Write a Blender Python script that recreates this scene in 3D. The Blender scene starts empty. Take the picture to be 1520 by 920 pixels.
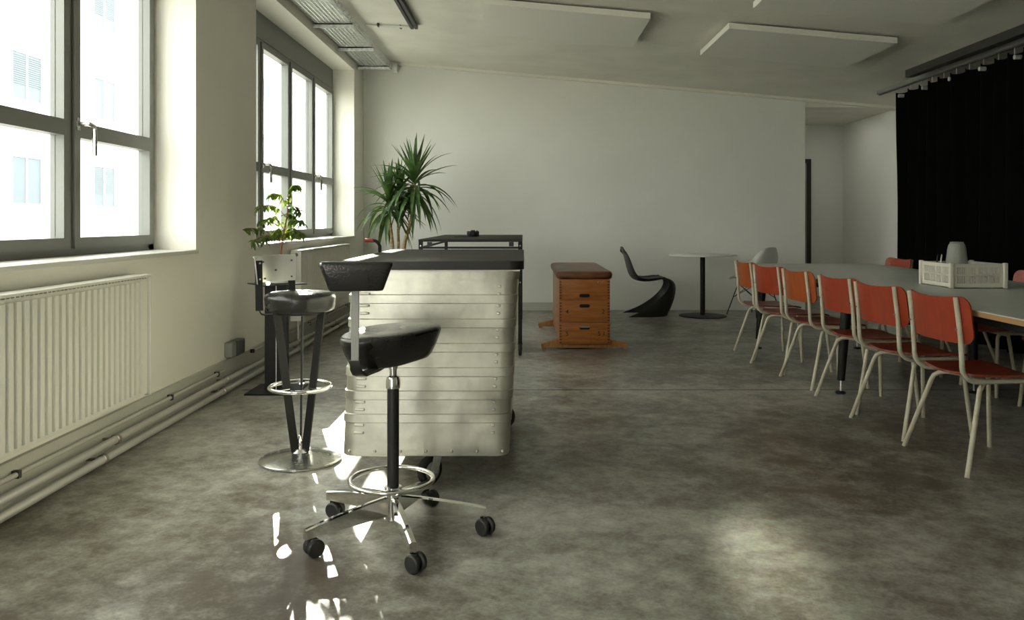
import bpy, bmesh, math, random
from mathutils import Vector, Matrix
random.seed(7)
PI = math.pi
COL = bpy.context.scene.collection
R = math.radians

# ------------------------------------------------------------------ materials
def new_mat(name):
    m = bpy.data.materials.new(name); m.use_nodes = True
    nt = m.node_tree; nt.nodes.clear()
    out = nt.nodes.new('ShaderNodeOutputMaterial')
    b = nt.nodes.new('ShaderNodeBsdfPrincipled')
    nt.links.new(b.outputs[0], out.inputs[0])
    return m, nt, b, out

def mat(name, col, rough=.5, metal=0, var=0.0, scale=8, bump=0.0, bscale=40, rvar=0.0, spec=.5, stretch=(1, 1, 1), col2=None, coat=0, detail=4):
    m, nt, b, out = new_mat(name)
    N = nt.nodes.new; L = nt.links.new
    b.inputs['Base Color'].default_value = (*col, 1)
    b.inputs['Roughness'].default_value = rough
    b.inputs['Metallic'].default_value = metal
    b.inputs['Specular IOR Level'].default_value = spec
    if coat: b.inputs['Coat Weight'].default_value = coat; b.inputs['Coat Roughness'].default_value = .15
    tc = N('ShaderNodeTexCoord'); mp = N('ShaderNodeMapping'); mp.inputs['Scale'].default_value = stretch
    L(tc.outputs['Object'], mp.inputs['Vector'])
    if var or rvar or col2:
        n = N('ShaderNodeTexNoise'); n.inputs['Scale'].default_value = scale; n.inputs['Detail'].default_value = detail
        L(mp.outputs[0], n.inputs['Vector'])
        if var or col2:
            cr = N('ShaderNodeValToRGB')
            cr.color_ramp.elements[0].position = .32; cr.color_ramp.elements[1].position = .68
            c1 = col2 if col2 else tuple(max(0, c * (1 - var)) for c in col)
            c2 = col if col2 else tuple(min(1, c * (1 + var)) for c in col)
            cr.color_ramp.elements[0].color = (*c1, 1); cr.color_ramp.elements[1].color = (*c2, 1)
            L(n.outputs['Fac'], cr.inputs[0]); L(cr.outputs[0], b.inputs['Base Color'])
        if rvar:
            mr = N('ShaderNodeMapRange'); mr.inputs['From Min'].default_value = .3; mr.inputs['From Max'].default_value = .7
            mr.inputs['To Min'].default_value = max(0, rough - rvar); mr.inputs['To Max'].default_value = rough + rvar
            L(n.outputs['Fac'], mr.inputs[0]); L(mr.outputs[0], b.inputs['Roughness'])
    if bump:
        n2 = N('ShaderNodeTexNoise'); n2.inputs['Scale'].default_value = bscale; n2.inputs['Detail'].default_value = 3
        L(mp.outputs[0], n2.inputs['Vector'])
        bp = N('ShaderNodeBump'); bp.inputs['Strength'].default_value = bump; bp.inputs['Distance'].default_value = .01
        L(n2.outputs['Fac'], bp.inputs['Height']); L(bp.outputs[0], b.inputs['Normal'])
    return m

M = {}
M['plaster'] = mat('plaster', (.80, .80, .745), .9, var=.03, scale=1.3, bump=.12, bscale=60)
M['plaster_side'] = mat('plaster side', (.84, .82, .74), .9, var=.03, scale=1.1, bump=.1, bscale=60)
M['ceiling'] = mat('ceiling concrete', (.80, .785, .70), .92, var=.05, scale=2.2, bump=.25, bscale=22)
M['panel'] = mat('acoustic panel', (.82, .81, .74), .95, bump=.2, bscale=120)
M['frame'] = mat('grey window paint', (.185, .19, .175), .45, var=.04, scale=3)
M['shutter'] = mat('shutter box grey', (.25, .255, .235), .6)
M['sill'] = mat('window sill', (.66, .65, .60), .35)
M['rad'] = mat('radiator enamel', (.74, .73, .66), .4)
M['pipe'] = mat('painted pipe', (.42, .41, .37), .4)
M['brass'] = mat('valve metal', (.30, .27, .22), .35, metal=.8)
M['skirt'] = mat('skirting paint', (.50, .49, .43), .6)
M['galv'] = mat('galvanised steel', (.74, .76, .74), .38, metal=.5, var=.22, scale=28, detail=6)
M['crate'] = mat('aluminium crate', (.56, .555, .48), .40, metal=.8, var=.22, scale=7, bump=.30, bscale=11, rvar=.1, detail=8)
M['chrome'] = mat('chrome', (.80, .80, .78), .07, metal=1)
M['brushed'] = mat('brushed aluminium', (.62, .62, .60), .24, metal=1, rvar=.06, scale=40)
M['satin'] = mat('satin metal', (.50, .50, .47), .35, metal=.6)
M['post'] = mat('grey stool post', (.30, .30, .28), .5)
M['leather'] = mat('black leather', (.014, .014, .013), .26, bump=.12, bscale=120, rvar=.05, scale=6)
M['black_metal'] = mat('black steel', (.010, .010, .010), .5, spec=.3)
M['rubber'] = mat('black rubber', (.018, .018, .018), .55)
M['hubgrey'] = mat('castor grey', (.07, .07, .07), .5)
M['topblack'] = mat('black linoleum top', (.045, .044, .040), .8, var=.08, scale=5, spec=.12)
M['edgeblack'] = mat('black edge', (.010, .010, .010), .5)
M['wood'] = mat('honey wood', (.40, .145, .035), .32, col2=(.27, .085, .018), scale=5, stretch=(1, 1, 9), detail=6, spec=.5)
M['wood_line'] = mat('dark joint', (.10, .035, .012), .6)
M['wood_feet'] = mat('oak feet', (.42, .20, .065), .45, col2=(.28, .12, .035), scale=8, stretch=(6, 1, 1))
M['pad'] = mat('brown leather', (.20, .075, .032), .42, col2=(.09, .032, .015), scale=7, bump=.3, bscale=40, rvar=.1, detail=8)
M['void'] = mat('black void', (.004, .004, .004), .9)
M['ink'] = mat('black ink', (.02, .012, .008), .7)
M['plastic_black'] = mat('black plastic', (.022, .022, .022), .42)
M['plastic_white'] = mat('white plastic', (.66, .67, .62), .4)
M['tabletop_white'] = mat('white round top', (.75, .75, .70), .35)
M['cream'] = mat('cream enamel', (.58, .55, .43), .38, col2=(.46, .41, .29), scale=14, detail=8)
M['red'] = mat('red plywood', (.30, .038, .013), .38, var=.10, scale=6, stretch=(1, 6, 1), detail=6)
M['orange'] = mat('orange plywood', (.32, .068, .013), .38, var=.12, scale=6, stretch=(1, 6, 1), detail=6)
M['darkred'] = mat('dark red seat', (.21, .033, .014), .34, var=.18, scale=6, detail=6)
M['ply_edge'] = mat('plywood edge', (.36, .20, .08), .6)
M['table_grey'] = mat('grey table top', (.46, .48, .45), .42, var=.05, scale=2)
M['recess'] = mat('lightened recess plaster', (.88, .88, .82), .9, bump=.1, bscale=60)  # plaster copy made paler, brightening the dim recess walls by colour
M['curtain'] = mat('black curtain', (.0028, .0028, .0028), .97, spec=.05)
M['basket'] = mat('cream plastic', (.66, .63, .54), .45)
M['fabric'] = mat('grey speaker cloth', (.30, .31, .28), .95, bump=.5, bscale=260)
M['door'] = mat('grey door', (.33, .33, .29), .6)
M['doorframe'] = mat('dark door frame', (.03, .03, .028), .5)
M['leaf'] = None
M['trunk'] = mat('yucca trunk', (.52, .35, .15), .8, col2=(.20, .12, .05), scale=16, stretch=(1, 1, 3), bump=.6, bscale=30)
M['stem'] = mat('red brown stem', (.20, .07, .035), .7)
M['soil'] = mat('soil', (.03, .02, .012), .95, bump=.8, bscale=40)
M['pot'] = mat('white pot', (.6, .6, .57), .4)
M['terracotta'] = mat('dark pot', (.06, .06, .055), .5)
M['redgrip'] = mat('red grip', (.30, .03, .02), .5)
M['outside'] = mat('courtyard paving', (.42, .41, .37), .9, var=.1, scale=.6)
M['render'] = mat('pale render', (.86, .85, .80), .9, var=.02, scale=.3)
M['blind'] = mat('outside blind', (.10, .125, .15), .5)
M['outframe'] = mat('outside frame', (.75, .76, .75), .5)
M['render_y'] = mat('yellow render', (.80, .74, .58), .9)

def leaf_mat(name, c1, c2, trans=.35):
    m, nt, b, out = new_mat(name)
    N = nt.nodes.new; L = nt.links.new
    tc = N('ShaderNodeTexCoord'); n = N('ShaderNodeTexNoise'); n.inputs['Scale'].default_value = 9
    L(tc.outputs['Object'], n.inputs['Vector'])
    cr = N('ShaderNodeValToRGB'); cr.color_ramp.elements[0].position = .35; cr.color_ramp.elements[1].position = .65
    cr.color_ramp.elements[0].color = (*c1, 1); cr.color_ramp.elements[1].color = (*c2, 1)
    L(n.outputs['Fac'], cr.inputs[0]); L(cr.outputs[0], b.inputs['Base Color'])
    b.inputs['Roughness'].default_value = .42
    t = N('ShaderNodeBsdfTranslucent'); mx = N('ShaderNodeMixShader'); mx.inputs[0].default_value = trans
    hs = N('ShaderNodeHueSaturation'); hs.inputs['Value'].default_value = 4.0; hs.inputs['Hue'].default_value = .47
    L(cr.outputs[0], hs.inputs['Color']); L(hs.outputs[0], t.inputs['Color'])
    L(b.outputs[0], mx.inputs[1]); L(t.outputs[0], mx.inputs[2]); L(mx.outputs[0], out.inputs[0])
    return m
M['leaf'] = leaf_mat('yucca leaf', (.022, .055, .014), (.055, .115, .028), .2)
M['ficus'] = leaf_mat('ficus leaf', (.022, .050, .012), (.085, .14, .02), .30)

def glass_mat():
    m, nt, b, out = new_mat('window glass')
    N = nt.nodes.new; L = nt.links.new
    tr = N('ShaderNodeBsdfTransparent'); tr.inputs[0].default_value = (.94, .96, .95, 1)
    gl = N('ShaderNodeBsdfGlossy'); gl.inputs['Roughness'].default_value = .02
    mx = N('ShaderNodeMixShader'); mx.inputs[0].default_value = .04
    L(tr.outputs[0], mx.inputs[1]); L(gl.outputs[0], mx.inputs[2])
    L(mx.outputs[0], out.inputs[0])
    return m
M['glass'] = glass_mat()

def floor_mat():
    m, nt, b, out = new_mat('polished concrete floor')
    N = nt.nodes.new; L = nt.links.new
    tc = N('ShaderNodeTexCoord'); mp = N('ShaderNodeMapping'); mp.inputs['Location'].default_value = (3.3, 1.7, 5.437); mp.inputs['Rotation'].default_value = (.35, .22, .3)
    L(tc.outputs['Object'], mp.inputs['Vector'])
    def noise(s, d, r=.55, dist=0):
        n = N('ShaderNodeTexNoise'); n.inputs['Scale'].default_value = s; n.inputs['Detail'].default_value = d
        n.inputs['Roughness'].default_value = r; n.inputs['Distortion'].default_value = dist
        L(mp.outputs[0], n.inputs['Vector']); return n
    a = noise(.9, 4, .55, 0); c = noise(3.2, 8, .62, 0); d = noise(13, 8, .68, 0); e_ = noise(70, 4, .6, 0)
    def ma(x, k, y=None, add=0.0):
        m1 = N('ShaderNodeMath'); m1.operation = 'MULTIPLY_ADD'; L(x, m1.inputs[0]); m1.inputs[1].default_value = k
        if y is not None: L(y, m1.inputs[2])
        else: m1.inputs[2].default_value = add
        return m1.outputs[0]
    v = ma(a.outputs['Fac'], .9, None, -.60)
    v = ma(c.outputs['Fac'], .9, v); v = ma(d.outputs['Fac'], .9, v); v = ma(e_.outputs['Fac'], .35, v)   # mean about .92
    cr = N('ShaderNodeValToRGB'); cr.color_ramp.interpolation = 'LINEAR'
    mrv = N('ShaderNodeMapRange'); mrv.inputs['From Min'].default_value = .0; mrv.inputs['From Max'].default_value = 1.5
    L(v, mrv.inputs[0]); L(mrv.outputs[0], cr.inputs[0])
    el = cr.color_ramp.elements; el[0].position = 0; el[0].color = (.03, .022, .015, 1); el[1].position = 1; el[1].color = (.62, .61, .56, 1)
    for p_, c_ in ((.485, (.118, .100, .078)), (.57, (.182, .169, .141)), (.645, (.255, .248, .214))):
        q = el.new(p_); q.color = (*c_, 1)
    L(cr.outputs[0], b.inputs['Base Color'])
    mr = N('ShaderNodeMapRange'); mr.inputs['From Min'].default_value = .3; mr.inputs['From Max'].default_value = .7
    mr.inputs['To Min'].default_value = .30; mr.inputs['To Max'].default_value = .30
    L(c.outputs['Fac'], mr.inputs[0]); L(mr.outputs[0], b.inputs['Roughness'])
    b.inputs['Specular IOR Level'].default_value = .24
    return m
M['floor'] = floor_mat()
M['joint'] = mat('floor joint', (.05, .045, .035), .6)

# ------------------------------------------------------------------ mesh builder
class MB:
    def __init__(s): s.v = []; s.f = []; s.mi = []; s.cur = 0
    def add(s, vs, fs):
        o = len(s.v); s.v += [tuple(v) for v in vs]
        s.f += [tuple(i + o for i in f) for f in fs]; s.mi += [s.cur] * len(fs); return s
    def box(s, x0, x1, y0, y1, z0, z1, bev=0):
        if bev:
            bm = bmesh.new(); bmesh.ops.create_cube(bm, size=1)
            bmesh.ops.scale(bm, vec=(x1 - x0, y1 - y0, z1 - z0), verts=bm.verts)
            bmesh.ops.translate(bm, vec=((x0 + x1) / 2, (y0 + y1) / 2, (z0 + z1) / 2), verts=bm.verts)
            bmesh.ops.bevel(bm, geom=list(bm.edges), offset=bev, segments=3, affect='EDGES', profile=.5)
            return s.from_bm(bm)
        v = [(x, y, z) for x in (x0, x1) for y in (y0, y1) for z in (z0, z1)]
        return s.add(v, [(0, 1, 3, 2), (4, 6, 7, 5), (0, 4, 5, 1), (2, 3, 7, 6), (0, 2, 6, 4), (1, 5, 7, 3)])
    def from_bm(s, bm):
        bm.verts.index_update()
        s.add([v.co for v in bm.verts], [[v.index for v in f.verts] for f in bm.faces]); bm.free(); return s
    def bar(s, p, q, w, h, up=(0, 0, 1)):          # rectangular bar from p to q
        p = Vector(p); q = Vector(q); d = (q - p).normalized(); u = Vector(up)
        sx = d.cross(u)
        if sx.length < 1e-5: sx = d.cross(Vector((1, 0, 0)))
        sx.normalize(); uy = sx.cross(d).normalized()
        v = [c + sx * a * w / 2 + uy * b_ * h / 2 for c in (p, q) for a, b_ in ((-1, -1), (1, -1), (1, 1), (-1, 1))]
        return s.add(v, [(3, 2, 1, 0), (4, 5, 6, 7), (0, 1, 5, 4), (1, 2, 6, 5), (2, 3, 7, 6), (3, 0, 4, 7)])
    def tube(s, pts, r, n=12, closed=False, caps=True):
        pts = [Vector(p) for p in pts]; k = len(pts)
        rs = r if isinstance(r, (list, tuple)) else [r] * k
        tang = []
        for i in range(k):
            if closed: t = pts[(i + 1) % k] - pts[(i - 1) % k]
            else: t = pts[min(i + 1, k - 1)] - pts[max(i - 1, 0)]
            tang.append(t.normalized())
        a = Vector((0, 0, 1)) if abs(tang[0].z) < .9 else Vector((1, 0, 0))
        nrm = (a - tang[0] * a.dot(tang[0])).normalized(); vs = []
        for i in range(k):
            nrm = (nrm - tang[i] * nrm.dot(tang[i])).normalized(); bn = tang[i].cross(nrm)
            for j in range(n):
                an = 2 * PI * j / n
                vs.append(pts[i] + (nrm * math.cos(an) + bn * math.sin(an)) * rs[i])
        fs = []
        for i in range(k if closed else k - 1):
            i2 = (i + 1) % k
            for j in range(n):
                j2 = (j + 1) % n; fs.append((i * n + j, i * n + j2, i2 * n + j2, i2 * n + j))
        if caps and not closed:
            fs.append(tuple(range(n - 1, -1, -1))); fs.append(tuple((k - 1) * n + j for j in range(n)))
        return s.add(vs, fs)
    def lathe(s, prof, n=32, c=(0, 0, 0), axis='Z'):
        vs = []; fs = []
        for (r, z) in prof:
            for j in range(n):
                a = 2 * PI * j / n; x, y = r * math.cos(a), r * math.sin(a)
                p = (x, y, z) if axis == 'Z' else ((z, x, y) if axis == 'X' else (x, z, y))
                vs.append((p[0] + c[0], p[1] + c[1], p[2] + c[2]))
        k = len(prof)
        for i in range(k - 1):
            for j in range(n):
                j2 = (j + 1) % n; q = (i * n + j, i * n + j2, (i + 1) * n + j2, (i + 1) * n + j)
                fs.append(q if axis != 'Y' else q[::-1])
        cap0 = tuple(range(n - 1, -1, -1)); cap1 = tuple((k - 1) * n + j for j in range(n))
        fs.append(cap0 if axis != 'Y' else cap0[::-1]); fs.append(cap1 if axis != 'Y' else cap1[::-1])
        return s.add(vs, fs)
    def prism(s, poly, z0, z1, axis='Z'):
        n = len(poly)
        def P(a, b_, c): return {'Z': (a, b_, c), 'X': (c, a, b_), 'Y': (a, c, b_)}[axis]
        v = [P(a, b_, z0) for a, b_ in poly] + [P(a, b_, z1) for a, b_ in poly]
        f = [tuple(range(n - 1, -1, -1)), tuple(range(n, 2 * n))] + [(i, (i + 1) % n, (i + 1) % n + n, i + n) for i in range(n)]
        return s.add(v, f)
    def loft(s, rings, cap=True):
        n = len(rings[0]); vs = [p for r_ in rings for p in r_]; fs = []
        for i in range(len(rings) - 1):
            for j in range(n):
                j2 = (j + 1) % n; fs.append((i * n + j, i * n + j2, (i + 1) * n + j2, (i + 1) * n + j))
        if cap: fs.append(tuple(range(n - 1, -1, -1))); fs.append(tuple((len(rings) - 1) * n + j for j in range(n)))
        return s.add(vs, fs)
    def sheet(s, fn, nu, nv, th, us=None, vs_=None):
        bm = bmesh.new(); g = []
        us = us or [-1 + 2 * i / nu for i in range(nu + 1)]; vv = vs_ or [-1 + 2 * j / nv for j in range(nv + 1)]
        for v in vv: g.append([bm.verts.new(fn(u, v)) for u in us])
        for j in range(len(vv) - 1):
            for i in range(len(us) - 1): bm.faces.new((g[j][i], g[j][i + 1], g[j + 1][i + 1], g[j + 1][i]))
        bm.normal_update()
        bmesh.ops.solidify(bm, geom=list(bm.faces), thickness=th)
        return s.from_bm(bm)
    def xf(s, mtx): s.v = [tuple(mtx @ Vector(v)) for v in s.v]; return s
    def build(s, name, m, parent=None, smooth=35, loc=None, rz=0, kind=None, label=None, recalc=True):
        me = bpy.data.meshes.new(name)
        me.from_pydata(s.v, [], s.f)
        ms = m if isinstance(m, (list, tuple)) else [m]
        for x in ms: me.materials.append(x)
        if len(ms) > 1:
            for i, p in enumerate(me.polygons): p.material_index = s.mi[i]
        if recalc:
            bm = bmesh.new(); bm.from_mesh(me); bmesh.ops.recalc_face_normals(bm, faces=bm.faces); bm.to_mesh(me); bm.free()
        if smooth:
            me.shade_smooth(); me.set_sharp_from_angle(angle=R(smooth))
        me.update()
        o = bpy.data.objects.new(name, me); COL.objects.link(o)
        if parent: o.parent = parent
        if loc: o.location = loc
        if rz: o.rotation_euler.z = rz
        if kind: o['kind'] = kind
        if label: o['label'] = label
        return o

def thing(name, label, cat, loc=(0, 0, 0), rz=0, group=None, kind=None):
    o = bpy.data.objects.new(name, None); o.empty_display_size = .1; COL.objects.link(o)
    o.location = loc; o.rotation_euler.z = rz
    if kind: o['kind'] = kind
    return tag(o, label, cat, group)
def tag(o, label=None, cat=None, group=None):
    if label: o['label'] = label
    if cat: o['category'] = cat
    if group: o['group'] = group
    return o
def kids(o): return [c for c in bpy.data.objects if c.parent == o]
def copy_tree(o, parent=None):
    c = o.copy(); COL.objects.link(c)
    if parent: c.parent = parent
    for ch in kids(o): copy_tree(ch, c)
    return c
def arc(c, r, a0, a1, n, plane='XZ', flip=1):
    out = []
    for i in range(n + 1):
        a = R(a0 + (a1 - a0) * i / n); x = r * math.cos(a); z = r * math.sin(a)
        if plane == 'XZ': out.append((c[0] + x, c[1], c[2] + z))
        elif plane == 'XY': out.append((c[0] + x, c[1] + z, c[2]))
        else: out.append((c[0], c[1] + x, c[2] + z))
    return out
def ring(c, r, n=48): return [(c[0] + r * math.cos(2 * PI * i / n), c[1] + r * math.sin(2 * PI * i / n), c[2]) for i in range(n)]
def rrect(cx, cy, w, h, r, n=6):
    out = []
    for (sx, sy, a0) in ((1, 1, 0), (-1, 1, 90), (-1, -1, 180), (1, -1, 270)):
        for i in range(n + 1):
            a = R(a0 + 90 * i / n); out.append((cx + sx * (w / 2 - r) + r * math.cos(a), cy + sy * (h / 2 - r) + r * math.sin(a)))
    return out
def smooth_path(pts, n=8):            # catmull-rom
    P = [Vector(p) for p in pts]; P = [P[0] * 2 - P[1]] + P + [P[-1] * 2 - P[-2]]; out = []
    for i in range(1, len(P) - 2):
        for k in range(n):
            t = k / n; a, b_, c, d = P[i - 1], P[i], P[i + 1], P[i + 2]
            out.append(.5 * ((2 * b_) + (c - a) * t + (2 * a - 5 * b_ + 4 * c - d) * t * t + (3 * b_ - a - 3 * c + d) * t ** 3))
    out.append(P[-2]); return out
def closed_smooth(pts, n=6):
    P = [Vector(p) for p in pts]; k = len(P); out = []
    for i in range(k):
        a, b_, c, d = P[i - 1], P[i], P[(i + 1) % k], P[(i + 2) % k]
        for q in range(n):
            t = q / n
            out.append(.5 * ((2 * b_) + (c - a) * t + (2 * a - 5 * b_ + 4 * c - d) * t * t + (3 * b_ - a - 3 * c + d) * t ** 3))
    return out
def text_mesh(txt, size, name, m, parent, loc, rot=(PI / 2, 0, 0), ext=.0006):
    cu = bpy.data.curves.new('txt', 'FONT'); cu.body = txt; cu.size = size; cu.extrude = ext; cu.align_x = 'CENTER'; cu.align_y = 'CENTER'
    t = bpy.data.objects.new('txt', cu); COL.objects.link(t)
    me = bpy.data.meshes.new_from_object(t.evaluated_get(bpy.context.evaluated_depsgraph_get()))
    bpy.data.objects.remove(t); bpy.data.curves.remove(cu)
    me.name = name; me.materials.clear(); me.materials.append(m)
    o = bpy.data.objects.new(name, me); COL.objects.link(o); o.parent = parent; o.location = loc; o.rotation_euler = rot
    return o

# ------------------------------------------------------------------ room shell
XL = -2.05; XR = 4.86; YB = 10.36; YF = -.9; XO = -2.41
def zc(x): return 3.19 - .0886 * (x + 1.87)
fl = MB().box(XO, XR + .1, YF, 12.5, -.1, 0).build('floor', M['floor'], kind='structure', smooth=0)
MB().box(-1.9, XR, 5.455, 5.462, -.001, .0012).build('floor_joint', M['joint'], fl, smooth=0)
MB().box(-60, XO - .02, -30, 90, -.3, -.12).build('trim_courtyard', M['outside'], kind='structure', smooth=0)
MB().prism([(XO, zc(XO)), (XR + .1, zc(XR + .1)), (XR + .1, zc(XR) + .3), (XO, zc(XO) + .2)], YF - .1, YB + .1, 'Y').build('ceiling', M['ceiling'], kind='structure', smooth=0)
W1, W2, WL, SZ, HZ = 1.47, 6.20, 3.59, .95, 2.97
wl = MB()
wl.box(XO, XL, YF, YB + .2, 0, SZ)
wl.box(XO, XL, YF, YB + .2, HZ, zc(XL) + .03)
wl.box(XO, XL, YF, W1, SZ, HZ); wl.box(XO, XL, W1 + WL, W2, SZ, HZ); wl.box(XO, XL, W2 + WL, YB + .2, SZ, HZ)
wl.build('wall_left', M['plaster_side'], kind='structure', smooth=0)
wb = MB().box(XL, 3.61, YB, YB + .2, 0, 3.25)
wb.box(3.45, 3.61, YB + .2, 12.3, 0, 2.62)
wb.build('wall_back', M['plaster'], kind='structure', smooth=0)
MB().prism([(XL, zc(XL) - .035), (4.86, zc(4.86) - .035), (4.86, zc(4.86)), (XL, zc(XL))], YB - .05, YB + .1, 'Y').build('trim_1', M['ceiling'], kind='structure', smooth=0)
MB().box(3.61, XR, YB + .02, 12.4, 2.60, 2.75).build('ceiling_recess', M['ceiling'], kind='structure', smooth=0)
MB().box(XR, XR + .15, YF, 12.5, 0, 2.75).build('wall_right', M['recess'], kind='structure', smooth=0)
MB().box(3.45, XR, 12.3, 12.5, 0, 2.7).build('wall_recess', M['recess'], kind='structure', smooth=0)
wf = MB().box(XO, XL + .2, YF - .1, YF, 0, 3.3); wf.box(-1.0, XR + .1, YF - .1, YF, 0, 3.3); wf.box(XL + .2, -1.0, YF - .1, YF, 2.2, 3.3)
wf.build('wall_front', M['plaster'], kind='structure', smooth=0)
d1 = MB().box(3.66, 4.30, 12.27, 12.30, .005, 2.02).build('door_1', M['door'], kind='structure', smooth=0)
dfm = MB().box(4.30, 4.36, 12.25, 12.30, 0, 2.08); dfm.box(3.62, 3.66, 12.25, 12.3, 0, 2.08); dfm.box(3.66, 4.30, 12.25, 12.30, 2.02, 2.08)
dfm.build('door_frame', M['doorframe'], d1, smooth=0)
bb = MB().box(XL, .45, YB - .05, YB, .0, .035); bb.box(XL, .45, YB - .03, YB, .035, .10)
bb.build('baseboard_back', M['skirt'], kind='structure', smooth=0)
bl = MB().box(XL, XL + .022, YF, YB - .06, 0, .19); bl.box(XL, XL + .035, YF, YB - .06, .0, .02)
bl.build('baseboard_left', M['skirt'], kind='structure', smooth=0)

# ------------------------------------------------------------------ windows
def handle_mb(y, z, s=1):
    h = MB()
    h.box(-.006, .006, -.015, .015, -.032, .032)
    h.xf(Matrix.Translation((0, y, z)))
    h.tube([(0, y, z), (.045, y, z), (.055, y - .004, z), (.058, y, z - .012), (.058, y, z - .135)] if False else
           [(0, y, z), (.04, y, z), (.052, y, z + .0), (.052, y + .02 * s, z), (.052, y + .055 * s, z - .006), (.052, y + .066 * s, z - .02), (.052, y + .068 * s, z - .16)], .0125, 10)
    return h
def make_window(idx, y0):
    root = thing('window_%d' % idx, None, None, kind='structure')
    X0, X1 = -2.375, -2.315
    y1 = y0 + WL; ms = [y0 + .86, y0 + 1.75, y0 + 2.64]
    f = MB(); f.box(X0, X1, y0, y0 + .06, SZ + .01, 2.74); f.box(X0, X1, y1 - .06, y1, SZ + .01, 2.74)
    f.box(X0, X1, y0, y1, SZ + .01, SZ + .06); f.box(X0, X1, y0, y1, 2.69, 2.74)
    for m_ in ms: f.box(X0, X1 + .005, m_ - .035, m_ + .035, SZ + .05, 2.70)
    f.build('window_frame', M['frame'], root, smooth=0)
    b = MB().box(XO + .02, -2.31, y0, y1, 2.74, HZ + .0); b.build('shutter_box', M['shutter'], root, smooth=0)
    s = MB().box(XO, XL + .02, y0 - (.0), y1 + .0, SZ - .012, SZ + .012, .004); s.build('window_sill', M['sill'], root)
    edges = [y0 + .06] + [e for m_ in ms for e in (m_ - .035, m_ + .035)] + [y1 - .06]
    for k in range(4):
        a, c = edges[2 * k] - .012, edges[2 * k + 1] + .012
        sa = MB(); xa, xb = X0 + .012, X1 + .022
        st = .052
        sa.box(xa, xb, a, a + st, 1.0, 2.71); sa.box(xa, xb, c - st, c, 1.0, 2.71)
        sa.box(xa, xb, a + st, c - st, 1.0, 1.055); sa.box(xa, xb, a + st, c - st, 2.66, 2.71); sa.box(xa, xb, a + st, c - st, 1.57, 1.65)
        so = sa.build('sash', M['frame'], root, smooth=0)
        g = MB(); g.box(X0 + .035, X0 + .041, a + st, c - st, 1.055, 1.57); g.box(X0 + .035, X0 + .041, a + st, c - st, 1.65, 2.66)
        g.build('glass_pane', M['glass'], so, smooth=0)
        if k in (1, 3):
            handle_mb(0, 0, 1).build('window_handle', M['brushed'], so, loc=(xb, a + .026, 1.64))
    return root
make_window(1, W1); make_window(2, W2)

# ------------------------------------------------------------------ radiators
def make_radiator(y0, y1, z0, z1, label):
    root = thing('radiator', label, 'radiator', (XL, y0, 0), group='panel radiators under the windows')
    L = y1 - y0; xb, xf_ = .035, .115
    m = MB(); m.box(xb, xf_ - .012, .01, L - .01, z0 + .01, z1 - .02)
    pitch = .05; n = int((L - .06) / pitch); ys = []
    poly = [(xf_ - .014, .03)]
    for i in range(n):
        y = .035 + i * pitch
        poly += [(xf_ - .010, y), (xf_, y + .007), (xf_, y + pitch - .017), (xf_ - .010, y + pitch - .010)]
    poly.append((xf_ - .014, .035 + n * pitch))
    m.prism(poly, z0 + .03, z1 - .035, 'Z')
    m.build('radiator_panel', M['rad'], root, smooth=20)
    c = MB(); c.box(xb - .01, xf_ + .003, .0, L, z1 - .014, z1, .004)
    for i in range(int(L / .03)): c.box(xb, xf_ - .01, .02 + i * .03, .028 + i * .03, z1 - .02, z1 - .013)
    c.build('top_grille', M['rad'], root)
    for yy in (0, L - .012):
        MB().box(xb - .01, xf_ + .004, yy, yy + .012, z0, z1 - .012, .003).build('end_cap', M['rad'], root)
    v = MB().lathe([(.018, -.03), (.02, -.025), (.02, .02), (.012, .03)], 16, (xf_ - .04, L + .03, z1 - .035), 'Y'); v.build('valve', M['rad'], root)
    p = MB(); p.lathe([(.013, 0), (.015, .004), (.015, .012), (.008, .016)], 14, (xf_ - .035, -.016, z1 - .04), 'Y'); p.build('vent_plug', M['brass'], root)
    for yy in (.25, L - .25): MB().box(0, xb + .005, yy, yy + .03, z0 + .1, z1 - .08).build('wall_bracket', M['rad'], root, smooth=0)
    t = MB().tube([(.06, .12, z0 + .02), (.06, .12, .09)], .008, 10); t.build('feed_pipe', M['rad'], root)
    return root
make_radiator(2.2, 4.2, .24, .865, 'white ribbed panel radiator under the nearer window, cut by the left edge')
make_radiator(7.02, 9.02, .27, .888, 'white ribbed panel radiator under the far window, behind the bar stool')

# pipes along the skirting
def pipe_run(name, label, x, z, r, y0, y1, clamps):
    o = thing(name, label, 'pipe', (0, 0, 0))
    MB().tube([(x, y0, z), (x, y1, z)], r, 12).build('pipe', M['pipe'], o)
    for y in clamps:
        c = MB().lathe([(r + .002, -.012), (r + .006, -.01), (r + .006, .01), (r + .002, .012)], 14, (x, y, z), 'Y')
        c.box(XL + .022, x, y - .006, y + .006, z - .006, z + .006); c.build('pipe_clamp', M['brass'], o)
    return o
pipe_run('heating_pipe', 'upper grey heating pipe running low along the window wall', XL + .085, .088, .019, YF + .02, YB - .1, [1.0, 3.9, 5.35, 7.0, 8.4])
pipe_run('heating_pipe', 'lowest grey heating pipe along the window wall, just above the floor', XL + .10, .034, .019, YF + .02, YB - .1, [1.1, 3.75, 5.25, 7.1, 8.5])
c1 = thing('cable_conduit', 'thin pale conduit on the skirting from the near radiator to the sockets', 'conduit')
MB().tube([(XL + .04, YF + .02, .135), (XL + .04, 5.42, .135)], .011, 10).build('conduit_tube', M['skirt'], c1)
for y in (1.5, 3.2, 4.6, 5.3): MB().box(XL + .022, XL + .052, y, y + .02, .12, .15).build('clip', M['plastic_black'], c1, smooth=0)
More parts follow.
